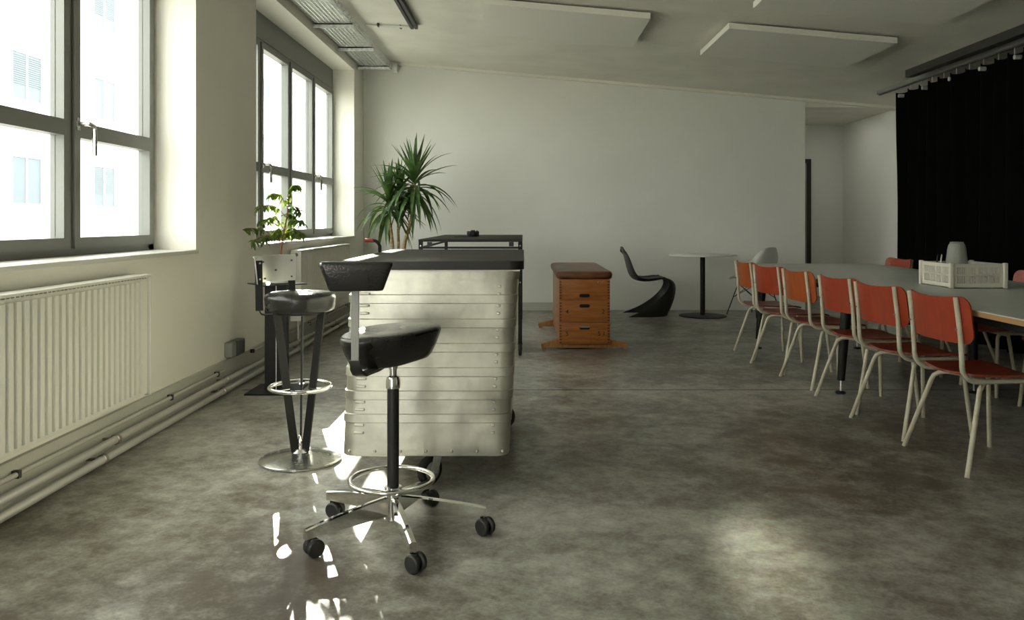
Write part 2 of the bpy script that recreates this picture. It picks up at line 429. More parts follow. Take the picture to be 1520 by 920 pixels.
c2 = thing('cable_conduit', 'thin pale conduit on the skirting beyond the sockets, toward the far corner', 'conduit')
MB().tube([(XL + .04, 6.0, .175), (XL + .04, YB - .1, .175)], .009, 10).build('conduit_tube', M['skirt'], c2)
for y in (6.0, 7.6, 9.2): MB().box(XL + .022, XL + .05, y, y + .02, .162, .188).build('clip', M['plastic_black'], c2, smooth=0)
sk = thing('socket_box', 'grey double surface socket box on the wall between the two windows', 'socket', (XL, 5.62, .255))
MB().box(0, .055, -.085, .0, -.05, .05, .006).build('socket_housing', M['shutter'], sk)
s2 = MB().box(.0, .06, .002, .16, -.055, .05, .006)
for k in range(4): s2.box(.06, .064, .02 + k * .035, .04 + k * .035, -.045, .04)
s2.build('socket_cover', M['hubgrey'], sk)
for yy in (-.06, -.03, .04): MB().tube([(.012, yy, -.05), (.012, yy, -.06), (.012, yy - .01, -.115)], .004, 8).build('cable', M['shutter'], sk)

# ------------------------------------------------------------------ ceiling things
def panel(x0, y0, w, d, label):
    z0, z1 = zc(x0), zc(x0 + w); t = .05
    o = thing('acoustic_panel', label, 'ceiling panel', (x0, y0, z0 - .07), group='acoustic panels on the ceiling')
    dz = z1 - z0
    m = MB().add([(0, 0, 0), (w, 0, dz), (w, d, dz), (0, d, 0), (0, 0, t), (w, 0, dz + t), (w, d, dz + t), (0, d, t)],
                 [(3, 2, 1, 0), (4, 5, 6, 7), (0, 1, 5, 4), (1, 2, 6, 5), (2, 3, 7, 6), (3, 0, 4, 7)])
    m.build('panel_board', M['panel'], o, smooth=0)
    for px in (.15, w - .2):
        zz = dz * px / w; MB().box(px, px + .05, .1, d - .1, zz + t - .004, zz + .07).build('mounting_rail', M['galv'], o, smooth=0)
panel(-.37, 6.87, 1.45, 1.13, 'white acoustic ceiling panel nearest the windows, above the cart')
panel(1.77, 6.96, 1.45, 1.13, 'white acoustic ceiling panel in full view above the red chairs')
panel(1.79, 5.15, 1.45, 1.15, 'white acoustic ceiling panel cut by the top edge, nearer the camera')

# cable tray
tr = thing('cable_tray', 'galvanised mesh cable tray hung along the ceiling above the windows', 'cable tray', (0, 0, 0))
TX0, TX1, TZ = -2.02, -1.67, 3.06
m = MB()
for i in range(10):
    x = TX0 + (TX1 - TX0) * i / 9; m.box(x - .006, x + .006, -.3, 10.25, TZ, TZ + .004)
for k in range(int(10.5 / .045)):
    y = -.3 + k * .045; m.box(TX0, TX1, y, y + .014, TZ + .003, TZ + .006)
m.build('mesh_base', M['galv'], tr, smooth=0)
for x in (TX0, TX1):
    s = MB()
    for z in (0, .03, .055): s.box(x - .003, x + .003, -.3, 10.25, TZ + z, TZ + z + .012)
    for k in range(int(10.5 / .06)):
        y = -.3 + k * .06; s.box(x - .002, x + .002, y, y + .018, TZ, TZ + .065)
    s.build('side_rail', M['galv'], tr, smooth=0)
for y in (.4, 1.48, 2.55, 3.62, 4.69, 5.76, 6.8, 7.85, 8.92, 10.0):
    b = MB().box(TX0 - .028, TX1 + .01, y, y + .035, TZ - .012, TZ - .002); b.box(TX0 - .028, TX1 + .01, y, y + .004, TZ - .045, TZ - .002)
    b.build('tray_bracket', M['galv'], tr, smooth=0)
for i in range(4):
    cb = MB().tube(smooth_path([(TX0 + .06 + i * .05 + random.uniform(-.02, .02), y, TZ + .016) for y in range(0, 11, 2)]), .008, 8); cb.build('cable', M['hubgrey'], tr)
jb = MB().box(-1.66, -1.60, 10.22, 10.34, 3.03, 3.13, .006).build('junction_box', M['plastic_white']); tag(jb, 'small white junction box in the corner at the end of the cable tray', 'junction box')

def zrail(x): return zc(x)
r1 = thing('ceiling_track', 'dark double ceiling track rail near the window side, left of the panels', 'rail', (-1.1, 0, zc(-1.1)))
MB().box(-.035, -.006, 1.0, 8.15, -.05, .006).build('track_rail', M['plastic_black'], r1, smooth=0)
MB().box(.006, .035, 1.0, 8.15, -.05, .006).build('track_rail', M['plastic_black'], r1, smooth=0)
MB().box(-.006, .006, 1.0, 8.15, -.02, .004).build('track_web', M['galv'], r1, smooth=0)
tz = zc(-1.4)
t1 = thing('ceiling_tube', 'thin white tube clipped across the ceiling beside the cable tray', 'conduit')
MB().tube([(-1.62, 8.28, zc(-1.62) - .02), (-1.16, 8.20, zc(-1.16) - .02)], .011, 10).build('tube', M['plastic_white'], t1)
for k in (.3, .8):
    x = -1.62 + .46 * k; MB().box(x - .008, x + .008, 8.22, 8.28, zc(x) - .032, zc(x) + .002).build('clip', M['hubgrey'], t1, smooth=0)

ct = thing('curtain_track', 'grey curtain track on the ceiling carrying the black curtain', 'curtain rail', (4.15, 0, zc(4.15)))
MB().box(-.03, .03, 2.0, 9.43, -.045, .006, .004).build('track_rail', M['shutter'], ct)
MB().box(-.012, .012, 2.0, 9.42, -.055, -.044).build('track_slot', M['hubgrey'], ct, smooth=0)
bt = MB().box(3.90, 3.985, 2.0, 8.26, zc(3.945) - .07, zc(3.945) + .01, .004).build('ceiling_beam', M['doorframe']); tag(bt, 'black rail box fixed to the ceiling just inside the curtain track', 'rail')

# curtain
cu = thing('curtain', 'long black curtain hanging along the right side', 'curtain', (4.15, 0, 0))
Y0, Y1 = 2.2, 8.92; CT = zc(4.15) - .08
def cfn(u, v):
    s = (u + 1) / 2; t = (v + 1) / 2; y = Y0 + (Y1 - Y0) * s
    x = .045 * math.sin(y * 2 * PI / .23) * (1 - .25 * t) + .02 * math.sin(y * 5.1 + t * 2)
    z = .03 + (CT - .03) * t
    if t > .99: z -= .035 * (abs(math.sin(y * PI / .23)) ** 1.2)
    if s > .999: y += .01 * math.sin(t * 9)
    return (x, y, z)
ccl = MB(); cvv = [-1, -.8, -.6, -.3, 0, .3, .6, .8, .93, 1]; NU = 560
ccl.add([cfn(-1 + 2 * i / NU, v) for v in cvv for i in range(NU + 1)], [(j * (NU + 1) + i, j * (NU + 1) + i + 1, (j + 1) * (NU + 1) + i + 1, (j + 1) * (NU + 1) + i) for j in range(len(cvv) - 1) for i in range(NU)])
ccl.build('curtain_cloth', M['curtain'], cu, smooth=60)
for k in range(12):
    y = Y1 - .1 - k * .52
    MB().lathe([(.012, -.03), (.02, -.028), (.02, .028), (.012, .03)], 14, (-.03, y, CT - .07), 'X').build('curtain_eyelet', M['galv'], cu)
for k in range(16):
    y = Y1 - .02 - k * .23
    MB().tube([(0, y, CT - .03), (0, y, CT + .03)], .004, 6).build('glider_hook', M['plastic_white'], cu)

# ------------------------------------------------------------------ cart (aluminium crate with black top)
ca = thing('rolling_cart', 'ribbed aluminium crate on castors with a black slab top, in the centre', 'cart', (-.375, 3.97, 0))
CW, CD, CB, CTZ = .70, 1.30, .173, .935
ribs = [.82, .72, .62, .52, .425, .33]
def rib_off(z):
    o = 0
    for rz_ in ribs:
        d = abs(z - rz_)
        if d < .017: o = max(o, .005)
    return o
zs = [CB, CB + .004]
for rz_ in sorted(ribs): zs += [rz_ - .0195, rz_ - .0165, rz_ - .0162, rz_ + .0162, rz_ + .0165, rz_ + .0195]
zs += [CTZ - .035, CTZ - .0345, CTZ - .008, CTZ]
rings = []
for z in zs:
    o = 0
    for rz_ in ribs:
        if abs(z - rz_) < .017: o = .0045
    if z >= CTZ - .0346: o = .008
    if z < CB + .002: o = -.004
    t = (z - CB) / (CTZ - CB); sx = -.035 * (1 - t) + .005
    rings.append([(x + sx, y, z) for x, y in rrect(0, 0, CW - .01 + 2 * o, CD + 2 * o, .055, 6)])
MB().loft(rings).build('crate_body', M['crate'], ca, smooth=24)
# louvre notches beside both corners
for rz_ in [.90] + ribs:
    for dz in (-.027, -.058):
        for sx_ in (-1, 1):
            z = rz_ + dz
            if z < .25: continue
            t = (z - CB) / (CTZ - CB); cx = sx_ * (CW / 2 - .075) - .035 * (1 - t) + .005
            MB().box(cx - .02 * (1 if sx_ < 0 else .35), cx + .02 * (1 if sx_ < 0 else .35), -CD / 2 - .009, -CD / 2 + .004, z - .005, z + .005, .003).build('louvre_bump', M['crate'], ca)
for k in range(7):
    x = -CW / 2 + .02 + k * (CW - .07) / 6 - .01
    MB().lathe([(.0075, .010), (.0065, .005), (.003, .0)], 10, (x, -CD / 2 - .006, CB + .022), 'Y').build('rivet', M['crate'], ca)
tp = [(x, y) for x, y in rrect(.0, 0, .755, CD + .05, .06, 8)]
ts = MB()
rr = []
for (dz, ins) in ((0, .002), (.002, 0), (.034, 0), (.037, .002)):
    rr.append([(x * (1 - ins / .37), y * (1 - ins / .67), .9405 + dz) for x, y in tp])
ts.loft(rr[:3]).build('top_edge', M['edgeblack'], ca, smooth=40)
MB().loft(rr[2:]).build('top_surface', M['topblack'], ca, smooth=40)
tt = MB().box(-.36, .36, -CD / 2 + .0, CD / 2, CTZ - .001, .9412); tt.build('top_flange', M['crate'], ca, smooth=0)
def big_castor(x, y, rz):
    c = thing('castor', None, None, (x, y, 0), rz); c.parent = ca
    MB().lathe([(.018, -.018), (.055, -.018), (.0615, -.012), (.0625, 0), (.0615, .012), (.055, .018), (.018, .018)], 28, (0, 0, .0625), 'Y').build('castor_wheel', M['rubber'], c)
    MB().lathe([(.038, -.020), (.040, -.019), (.040, .019), (.038, .020)], 20, (0, 0, .0625), 'Y').build('wheel_hub', M['satin'], c)
    f = MB()
    for s in (-1, 1):
        f.prism([(-.022, .05), (.02, .05), (.06, .15), (.005, .15)], s * .026 - .0015, s * .026 + .0015, 'Y')
    f.box(.0, .065, -.0275, .0275, .146, .152); f.lathe([(.026, .15), (.026, .165), (.018, .168)], 18, (.03, 0, 0)); f.box(-.02, .08, -.045, .045, .167, .1735)
    f.tube([(0, -.031, .0625), (0, .031, .0625)], .006, 10)
    f.build('castor_fork', M['galv'], c)
    return c
for (x, y, a) in ((-.03, -.47, 50), (.27, .5, 150), (-.27, .5, 40)): big_castor(x, y, R(a))
# ------------------------------------------------------------------ drafting stool on wheels
ds = thing('drafting_stool', 'wheeled black leather work stool with backrest and chrome ring, before the crate cart', 'stool', (-.474, 2.94, 0))
cols = MB().lathe([(.025, .172), (.029, .168), (.031, .06), (.022, .052)], 24); cols.build('base_hub', M['chrome'], ds)
angs = [2, 74, 146, 218, 290]
for a in angs:
    ar = MB(); ca_, sa_ = math.cos(R(a)), math.sin(R(a))
    prof = [(.02, .146, .075, .012), (.10, .138, .074, .013), (.22, .120, .070, .0125), (.30, .106, .067, .012), (.338, .098, .064, .012)]
    rg = []
    for (r_, zt, zb, hw) in prof:
        rg.append([(r_, -hw, zt - .004), (r_, -hw * .5, zt), (r_, hw * .5, zt), (r_, hw, zt - .004), (r_, hw, zb), (r_, -hw, zb)])
    ar.loft(rg); ar.xf(Matrix.Rotation(R(a), 4, 'Z')); leg = ar.build('base_leg', M['chrome'], ds, smooth=30)
    k = MB()
    fa = random.uniform(-60, 60)
    for s in (-1, 1):
        k.lathe([(.006, -.010), (.025, -.010), (.0300, -.006), (.0310, 0), (.0300, .006), (.025, .010), (.006, .010)], 24, (.018, s * .0165, .031), 'Y')
    kk = k
    kk.tube([(.0, 0, .04), (.0, 0, .066)], .006, 8)
    hs_ = []
    for i in range(9):
        an = R(200 - i * 25); hs_.append((.018 + .024 * math.cos(an), .031 + .025 * math.sin(an)))
    kk.prism([(q[0], q[1]) for q in hs_], -.006, .006, 'Y')
    kk.xf(Matrix.Rotation(R(fa), 4, 'Z')); kk.xf(Matrix.Translation((.322 * ca_, .322 * sa_, 0)))
    kk.build('castor_wheel', M['rubber'], leg)
MB().tube([(0, 0, .16), (0, 0, .535)], .0215, 20).build('column_sleeve', M['edgeblack'], ds)
MB().lathe([(.021, .530), (.026, .534), (.0265, .56), (.022, .575), (.0135, .580), (.0135, .602), (.017, .604), (.017, .645)], 24).build('gas_lift_collar', M['chrome'], ds)
fr = MB().tube(ring((-.005, 0, .20), .150, 56), .0085, 12, closed=True)
fr.tube(ring((-.005, 0, .178), .118, 50), .0035, 8, closed=True) if False else None
for a in (95, 215, 335):
    fr.tube([(.03 * math.cos(R(a)), .03 * math.sin(R(a)), .160), (-.005 + .148 * math.cos(R(a)), .148 * math.sin(R(a)), .197)], .006, 10)
fr.lathe([(.024, .150), (.031, .152), (.031, .176), (.024, .178)], 24)
fr.build('foot_ring', M['chrome'], ds)
# seat : rounded triangular cushion
sp = [(-.155, -.17), (-.115, -.255), (-.04, -.275), (.06, -.24), (.135, -.13), (.172, -.05), (.165, .045), (.10, .12), (.0, .15), (-.09, .11), (-.15, .0)]
def seat_ring(sc, z, tilt=0):
    cx, cy = .0, -.06
    return [((p.x - cx) * sc + cx, (p.y - cy) * sc + cy, z + tilt * (p.x)) for p in closed_smooth([(a, b_, 0) for a, b_ in sp], 5)]
stp = MB(); SB = .650
lay = [(.30, SB - .012), (.66, SB - .010), (.76, SB - .004), (.82, SB + .008), (.91, SB + .042), (.975, SB + .074), (1.0, SB + .089), (.992, SB + .097), (.965, SB + .1025), (.90, SB + .105), (.6, SB + .106), (.25, SB + .105)]
stp.loft([seat_ring(a, b_, .05) for a, b_ in lay]).build('seat', M['leather'], ds, smooth=50)
# backrest
br = thing('backrest', None, None, (-.052, -.395, .965), R(8)); br.parent = ds
rg = []
for (z, w, d) in ((-.045, .150, .022), (-.044, .164, .030), (-.038, .172, .036), (.02, .214, .044), (.036, .228, .046), (.044, .226, .042), (.047, .216, .034), (.048, .18, .02)):
    ring_ = []
    for (x, y) in rrect(0, 0, w, d, d * .42, 5): ring_.append((x, y - .35 * (x * x) * 1.2 + .0, z))
    rg.append(ring_)
MB().loft(rg).build('backrest_pad', M['leather'], br, smooth=50)
po = MB(); path = [(-.058, -.385, .925), (-.058, -.385, .70), (-.057, -.382, .672), (-.053, -.368, .656), (-.046, -.345, .646), (-.03, -.20, .636), (-.01, -.04, .634)]
def strap(path, w, t):
    mb = MB(); rgs = []
    P = [Vector(p) for p in path]
    for i, p in enumerate(P):
        tg = (P[min(i + 1, len(P) - 1)] - P[max(i - 1, 0)]).normalized(); sx = Vector((1, 0, 0)); sx = (sx - tg * sx.dot(tg)).normalized(); up = tg.cross(sx)
        rgs.append([p + sx * w / 2 + up * t / 2, p - sx * w / 2 + up * t / 2, p - sx * w / 2 - up * t / 2, p + sx * w / 2 - up * t / 2])
    return mb.loft(rgs)
strap(path[:2], .0235, .008).build('backrest_post', M['post'], ds, smooth=30)
strap(path[1:], .034, .010).build('seat_strap', M['plastic_black'], ds, smooth=40)

# ------------------------------------------------------------------ bar stool
bs = thing('bar_stool', 'black padded bar stool with round metal base and riveted aluminium backrest', 'stool', (-1.062, 3.85, 0))
MB().lathe([(.187, 0), (.191, .004), (.191, .012), (.184, .016), (.10, .030), (.045, .045), (.03, .060), (.012, .062)], 56).build('base_plate', M['brushed'], bs, smooth=25)
legang = [224, 338, 101]
for a in legang:
    ax = Vector((math.cos(R(a)), math.sin(R(a)), 0)); tn = Vector((-ax.y, ax.x, 0))
    p = ax * .028 + Vector((0, 0, .05)); q = ax * .122 + Vector((0, 0, .722))
    MB().bar(p, q, .009, .038, up=ax).build('leg', M['black_metal'], bs, smooth=0)
MB().lathe([(.012, .055), (.015, .06), (.015, .10), (.008, .11), (.008, .12)], 14).build('base_bolt', M['chrome'], bs)
sr = MB().tube(ring((.0, 0, .352), .142, 60), .0095, 12, closed=True)
for a in legang:
    ax = Vector((math.cos(R(a)), math.sin(R(a)), 0)); z = Vector((0, 0, .35))
    sr.bar(ax * .060 + z, ax * .140 + z, .022, .004)
    sr.bar(ax * .066 + z + Vector((0, 0, -.012)), ax * .066 + z + Vector((0, 0, .02)), .006, .022, up=ax)
sr.build('foot_ring', M['chrome'], bs)
MB().lathe([(.10, .712), (.15, .714), (.158, .720), (.163, .735), (.165, .765), (.166, .775), (.163, .787), (.156, .795), (.140, .802), (.09, .806), (.03, .807)], 56).build('seat', M['leather'], bs, smooth=50)
MB().lathe([(.11, .700), (.12, .702), (.12, .713), (.11, .714)], 32).build('seat_plate', M['black_metal'], bs)
bk = thing('backrest', None, None); bk.parent = bs
def cyl(u, v, r0, a0, a1, z0, z1, flare=.012):
    a = R(a0 + (a1 - a0) * (u + 1) / 2); t = (v + 1) / 2; r_ = r0 + flare * t
    return (r_ * math.cos(a), r_ * math.sin(a), z0 + (z1 - z0) * t)
MB().sheet(lambda u, v: cyl(u, v, .198, 112, 209, .845, .968), 30, 3, .003).build('back_panel', M['satin'], bk, smooth=40)
edge = MB().tube([cyl(-1 + 2 * i / 30, 1, .199, 112, 209, .845, .97) for i in range(31)], .004, 8); edge.build('rolled_rim', M['satin'], bk)
for a, nm in ((201, 1), (117, 2)):
    ax = Vector((math.cos(R(a)), math.sin(R(a)), 0)); tn = Vector((-ax.y, ax.x, 0)); up = Vector((0, 0, 1))
    s = MB(); r_ = .190 if nm == 1 else .212
    pts = [ax * r_ + up * .955, ax * (r_ - .004) + up * .72, ax * (r_ - .012) + up * .705, ax * (r_ - .03) + up * .700, ax * .09 + up * .700]
    for i in range(len(pts) - 1): s.bar(pts[i], pts[i + 1], *((.006, .034) if nm == 1 and i == 0 else (.034, .006)), up=tuple(ax) if i == 0 else (0, 0, 1))
    s.build('back_strap', M['black_metal'], bk, smooth=0)
    for z in ((.943, .868) if nm == 1 else ()):
        c_ = ax * (r_ - .002) + up * z
        rvt = MB().tube([c_ - ax * .004 - tn * -.003, c_ - ax * .004 + tn * .007], .005, 8); rvt.build('rivet', M['chrome'], bk)
for a, z in ((168, .943), (163, .862), (142, .90), (118, .945), (118, .865)):
    rv2 = MB(); ax = Vector((math.cos(R(a)), math.sin(R(a)), 0)); c_ = ax * .199 + Vector((0, 0, z)); rv2.tube([c_, c_ - ax * .008], .0045, 8)
    rv2.build('rivet', M['hubgrey'], bk)

# ------------------------------------------------------------------ pedestal stand + potted ficus
st = thing('pedestal_stand', 'black steel pedestal side table carrying the small plant by the window wall', 'side table', (-1.66, 5.45, 0))
MB().box(-.165, .165, -.17, .17, 0, .010).build('base_plate', M['black_metal'], st, smooth=0)
for (x0, x1) in ((-.075, -.005), (.005, .07)):
    MB().box(x0, x1, -.03, .03, .01, .715).build('column', M['black_metal'], st, smooth=0)
MB().box(-.005, .005, -.018, -.004, .01, .715).build('column_insert', M['galv'], st, smooth=0)
tp_ = MB().box(-.15, .15, -.15, .15, .715, .722); tp_.xf(Matrix.Rotation(R(38), 4, 'Z')); tp_.build('table_top', M['black_metal'], st, smooth=0)
fp = thing('potted_ficus', 'small potted fig with drooping yellow-green leaves on the pedestal stand', 'plant', (-1.645, 5.45, .722))
MB().lathe([(.055, 0), (.062, .004), (.078, .12), (.085, .124), (.085, .138), (.079, .14), (.075, .120), (.01, .119)], 32).build('plant_pot', M['pot'], fp)
MB().lathe([(.072, .118), (.05, .124), (.01, .126)], 20).build('soil', M['soil'], fp)
stems = MB(); leaves = MB()
def leaf(mb, base, dirv, L, w, droop=.3, roll=0, seg=5, fold=.15):
    d = Vector(dirv).normalized(); side = d.cross(Vector((0, 0, 1)))
    if side.length < .01: side = Vector((1, 0, 0))
    side.normalize(); up = side.cross(d); side = (side * math.cos(roll) + up * math.sin(roll)).normalized()
    vs = []; p = Vector(base); cur = d.copy()
    for i in range(seg + 1):
        t = i / seg; ww = w * math.sin(PI * min(1, (t * .93 + .07)) ** .8) if w > .03 or L < .2 else w * (math.sin(PI * (t * .93 + .07)) ** .5)
        nrm = side.cross(cur).normalized()
        vs += [p - side * ww / 2 + nrm * fold * ww, p, p + side * ww / 2 + nrm * fold * ww]
        cur = (cur + Vector((0, 0, -droop / seg))).normalized(); p = p + cur * L / seg
    fs = []
    for i in range(seg):
        fs += [(3 * i, 3 * i + 1, 3 * i + 4, 3 * i + 3), (3 * i + 1, 3 * i + 2, 3 * i + 5, 3 * i + 4)]
    mb.add(vs, fs)
rnd = random.Random(11)
trunk = [(0, 0, .12), (.01, 0, .22), (.03, 0, .34), (.055, .0, .48), (.06, .0, .62)]
tpth = smooth_path(trunk, 6)
stems.tube(tpth, [.008 - .005 * i / len(tpth) for i in range(len(tpth))], 8)
branches = [((.02, 0, .26), (-.20, -.02, .37)), ((.03, 0, .32), (-.13, .08, .42)), ((.03, 0, .34), (.15, -.05, .42)), ((.05, 0, .44), (-.10, -.02, .52)),
            ((.05, 0, .46), (.12, .03, .50)), ((.06, 0, .56), (.10, .02, .66)), ((.02, 0, .27), (-.12, -.08, .30)), ((.02, 0, .30), (.08, .10, .36)),
            ((.02, 0, .26), (.10, -.02, .34)), ((.055, 0, .5), (-.02, -.05, .60)), ((.02, 0, .28), (-.04, .12, .34)), ((.02, 0, .30), (.02, -.12, .36)),
            ((.03, 0, .36), (-.05, -.06, .44)), ((.04, 0, .40), (.07, .05, .46)), ((.02, 0, .27), (-.10, .05, .30)), ((.02, 0, .29), (.12, .04, .34))]
for (p, q) in branches:
    p, q = Vector(p), Vector(q); mid = (p + q) / 2 + Vector((0, 0, .035)); pth = smooth_path([p, mid, q, q + (q - mid) * .35 + Vector((0, 0, -.02))], 4)
    stems.tube(pth, .0022, 6)
    for i in range(3, len(pth)):
        for _ in range(2):
            an = rnd.uniform(0, 2 * PI); dv = Vector((math.cos(an), math.sin(an), rnd.uniform(-.9, .1)))
            leaf(leaves, pth[i], dv, rnd.uniform(.048, .072), rnd.uniform(.018, .027), rnd.uniform(.4, 1.1), rnd.uniform(-.7, .7))
for i in range(14, len(tpth)):
    an = rnd.uniform(0, 2 * PI); leaf(leaves, tpth[i], (math.cos(an), math.sin(an), rnd.uniform(-.4, .6)), .075, .034, .8, rnd.uniform(-.6, .6))
stems.build('stem', M['stem'], fp); leaves.build('foliage', M['ficus'], fp, smooth=80, recalc=False)

# ------------------------------------------------------------------ second work table
wt = thing('work_table', 'long grey-topped black steel table on castors behind the crate cart', 'table', (-.45, 8.0, 0))
TL, TW = 2.3, .88
MB().box(-TW / 2, TW / 2, -TL / 2, TL / 2, .965, .985, .003).build('table_top', M['topblack'], wt)
lg = [(-1, -1), (1, -1), (-1, 1), (1, 1)]
for sx, sy in lg:
    x, y = sx * (TW / 2 - .018), sy * (TL / 2 - .02)
    MB().box(x - .017, x + .017, y - .017, y + .017, .10, .965).build('leg', M['black_metal'], wt, smooth=0)
    b = MB().box(x - sx * .075 - .02, x - sx * .075 + .055 * (0) + .02, y - .012, y + .012, .925, .962); b.build('corner_block', M['plastic_black'], wt, smooth=0)
    for z in (.93, .62): MB().tube([(x, y - .017, z), (x, y - .021, z)], .007, 10).build('bolt', M['chrome'], wt)
    c = MB().lathe([(.01, -.014), (.042, -.014), (.047, -.008), (.047, .008), (.042, .014), (.01, .014)], 22, (x, y - .0, .047), 'X')
    c.box(x - .018, x - .015, y - .015, y + .015, .04, .10); c.box(x + .015, x + .018, y - .015, y + .015, .04, .10); c.box(x - .02, x + .02, y - .02, y + .02, .095, .102)
    c.build('castor', M['rubber'], wt)
for (x0, x1, y0, y1) in ((-TW / 2 + .03, TW / 2 - .03, -TL / 2 + .01, -TL / 2 + .03), (-TW / 2 + .03, TW / 2 - .03, TL / 2 - .03, TL / 2 - .01), (-TW / 2 + .01, -TW / 2 + .03, -TL / 2 + .03, TL / 2 - .03), (TW / 2 - .03, TW / 2 - .01, -TL / 2 + .03, TL / 2 - .03)):
    MB().box(x0, x1, y0, y1, .905, .922).build('lower_rail', M['black_metal'], wt, smooth=0)
gd = thing('film_camera', 'small black camera lying on the table behind the crate cart', 'camera', (-.50, 8.0, .985), R(12))
MB().box(-.06, .06, -.02, .02, 0.0, .055, .008).build('camera_body', M['plastic_black'], gd)
g2 = MB().lathe([(.022, -.058), (.026, -.055), (.026, -.02), (.03, -.018)], 22, (-.02, 0, .028), 'Y'); g2.lathe([(.012, -.03), (.014, -.028), (.014, -.018)], 16, (.035, 0, .035), 'Y'); g2.build('lens', M['rubber'], gd)
g3 = MB().box(-.02, .02, -.014, .014, .053, .066, .004); g3.lathe([(.009, .053), (.009, .062)], 14, (.042, 0, 0)); g3.build('viewfinder', M['hubgrey'], gd)
ph = MB().box(-.075, .075, -.035, .035, 0, .008, .003).build('phone', M['plastic_black'], loc=(-.60, 7.88, .985), rz=R(5)); tag(ph, 'flat black phone lying beside the camera on the far work table', 'phone')

# hand truck behind the cart
ht = thing('hand_truck', 'dark hand truck with a red grip standing left of the far work table', 'hand truck', (-1.10, 6.2, 0))
MB().tube(smooth_path([(0, .06, .05), (0, .02, .5), (0, 0, .90), (-.005, 0, .955), (-.03, 0, .985), (-.06, 0, .99)], 6), .012, 12).build('frame_tube', M['black_metal'], ht)
MB().tube([(-.05, 0, .9895), (-.115, 0, .992)], .015, 12).build('grip', M['redgrip'], ht)
MB().box(-.14, .14, -.16, .04, .004, .010).build('toe_plate', M['black_metal'], ht, smooth=0)
for x in (-.13, .13): MB().lathe([(.03, -.012), (.055, -.012), (.06, 0), (.055, .012), (.03, .012)], 20, (x, .09, .06), 'X').build('wheel', M['rubber'], ht)
MB().tube([(-.13, .09, .06), (.13, .09, .06)], .008, 10).build('axle', M['black_metal'], ht)

# ------------------------------------------------------------------ yucca
yu = thing('yucca_plant', 'tall yucca with three pale trunks and spiky green crowns in the back corner', 'plant', (-1.47, 9.45, 0))
MB().lathe([(.13, 0), (.135, .01), (.17, .32), (.18, .33), (.18, .36), (.168, .36), (.165, .33), (.01, .325)], 36).build('plant_pot', M['terracotta'], yu)
MB().lathe([(.163, .325), (.1, .335), (.01, .34)], 20).build('soil', M['soil'], yu)
trk = [([(-.04, 0, .33), (-.057, 0, .83), (-.085, -.02, 1.12), (-.10, -.03, 1.40)], .019, 1.40, 1.0),
       ([(0, .04, .33), (.005, .03, .83), (0, .03, 1.2), (.02, .04, 1.52)], .017, 1.52, .72),
       ([(.04, 0, .33), (.075, 0, .83), (.13, 0, 1.05), (.185, -.01, 1.30), (.20, -.02, 1.64)], .022, 1.64, 1.12)]
rnd = random.Random(5)
for (pts, r_, zt, sc) in trk:
    pp = smooth_path(pts, 8)
    rad = [r_ * (1 + .07 * math.sin(i * 2.2)) * (1 - .15 * i / len(pp)) for i in range(len(pp))]
    MB().tube(pp, rad, 12).build('trunk', M['trunk'], yu)
    top = Vector(pts[-1]); lv_ = MB(); n = int(54 * sc)
    for i in range(n):
        t = i / n; an = i * 2.39996 + rnd.uniform(-.2, .2)
        el = R(-25 + 108 * (t ** .85) + rnd.uniform(-9, 9))
        d = Vector((math.cos(an) * math.cos(el), math.sin(an) * math.cos(el), math.sin(el)))
        L = rnd.uniform(.42, .56) * sc * (.95 + .1 * (1 - t))
        leaf(lv_, top + Vector((0, 0, -.20 * sc * (1 - t) + .02)), d, L, rnd.uniform(.044, .058), (1.7 if t < .5 else 1.0 if t < .75 else .3) * rnd.uniform(.7, 1.3), rnd.uniform(-.3, .3), 8, .22)
    # keep leaves out of the walls
    lv_.v = [(max(x, XL + 1.47 + .03), min(y, YB - 9.45 - .05), z) for x, y, z in lv_.v]
    lv_.build('leaf_crown', M['leaf'], yu, smooth=80, recalc=False)
lb = MB(); leaf(lb, (.045, 0, 1.22), (.9, -.2, -.15), .34, .03, .5, 0, 8, .2); lb.build('leaf_crown', M['leaf'], yu, smooth=80, recalc=False)

